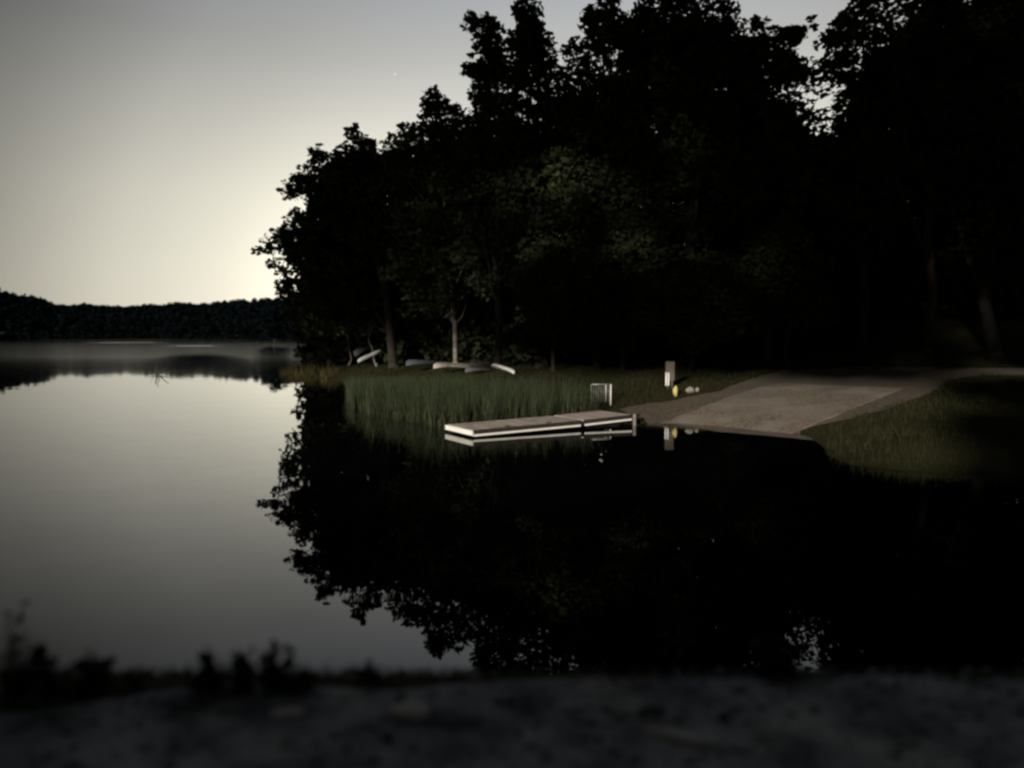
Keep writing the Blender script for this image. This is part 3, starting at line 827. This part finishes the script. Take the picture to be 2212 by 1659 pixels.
def weed(px, py, top, width, n, label, seed, broad=True, nl=60):
    g = ground_at(px, py); k = g[1] / F / math.cos(.42)
    h, w = (py - top) * k, width * k
    r = np.random.default_rng(seed)
    root = thing('weed_plant', label, 'plant', g, 0, 'weeds on the edge of the near bank')
    tips = []
    for i in range(n):
        a = r.uniform(0, 6.28); q = r.uniform(0, .5) * w
        b = np.array([r.normal(0, w * .12), r.normal(0, .02), -.02])
        t = np.array([math.cos(a) * q, math.sin(a) * q * .5, h * r.uniform(.7, 1.02)])
        m_ = MB(); pts = bend(b, t, 5, .008, r); m_.tube(pts, list(np.linspace(.0035, .001, 5)), 5); m_.build('stem', M['weed'], root, True)
        tips.append(pts)
    P = []
    for _ in range(nl):
        pts = tips[r.integers(n)]; u = r.uniform(.1, .98) * 4; i = int(min(u, 3)); P.append(pts[i] + (pts[i + 1] - pts[i]) * (u - i) + r.normal(0, .012, 3))
    P = P[:int(len(P) * .6)]
    V, Q = leaves(np.array(P), .04, r, 1.3)
    nbl = int(30 + width * 1.1)
    V2, Q2 = blades(np.stack([r.normal(0, w * .26, nbl), r.normal(0, .03, nbl), np.full(nbl, -.01)], 1), h * r.uniform(.35, .95, nbl), r.uniform(.004, .009, nbl), r, .8, seg=3)
    obj('blade_tuft', newmesh('blade_tuft', V2, Q2), M['weed'], root)
    obj('foliage', newmesh('foliage', V, Q), M['weed'], root)
    return root
weed(45, 1500, 1300, 70, 3, 'tallest thin weed stalk at the left edge of the frame', 51, nl=70)
weed(110, 1500, 1395, 80, 7, 'bushy weed beside the tallest stalk at the left', 52, nl=150)
weed(195, 1502, 1418, 95, 9, 'dense rounded dark weed clump, second bush from the left', 53, nl=320)
weed(290, 1492, 1450, 28, 3, 'tiny weed sprig standing alone between the two weed thickets', 54, nl=40)
weed(455, 1500, 1395, 60, 6, 'left weed of the middle thicket, with an open top', 55, nl=130)
weed(520, 1502, 1412, 60, 6, 'middle weed of the thicket, leaning right', 56, nl=150)
weed(600, 1502, 1384, 75, 7, 'tallest weed of the middle thicket, with a hooked tip', 57, nl=190)
weed(655, 1502, 1450, 60, 6, 'low dark weed at the right end of the middle thicket', 58, nl=140)
weed(800, 1487, 1432, 60, 5, 'pale single weed right of the thicket, before open water', 59, nl=90)
weed(1680, 1468, 1385, 130, 8, 'wide faint green weed clump on the bank at the right', 60, nl=220)
# low grass fringe at the lip of the bank
n = 3800
x = r.uniform(-3.2, 3.4, n); y = 3.25 + np.abs(r.normal(0, .28, n))
h = r.uniform(.02, .07, n) * np.where(x < -.2, 1.2, .7)
V, Q = blades(np.stack([x, y, height(x, y)], 1), h, r.uniform(.003, .006, n), r, .7)
struct(obj('bank_grass', newmesh('bank_grass', V, Q), M['weed']), 'stuff')

# ------------------------------------------------------------------ one bright star
m = bpy.data.materials.new('star_light'); m.use_nodes = True
b = m.node_tree.nodes['Principled BSDF']; b.inputs['Base Color'].default_value = (0, 0, 0, 1)
b.inputs['Emission Color'].default_value = (.95, .97, 1, 1); b.inputs['Emission Strength'].default_value = .95
bm = bmesh.new(); bmesh.ops.create_icosphere(bm, subdivisions=2, radius=2.6)
me = bpy.data.meshes.new('star'); bm.to_mesh(me); bm.free()
o = obj('star', me, m); o.location = at(853, 160, 2400)
tag(o, 'single bright star in the clear sky left of the treetops', 'star')
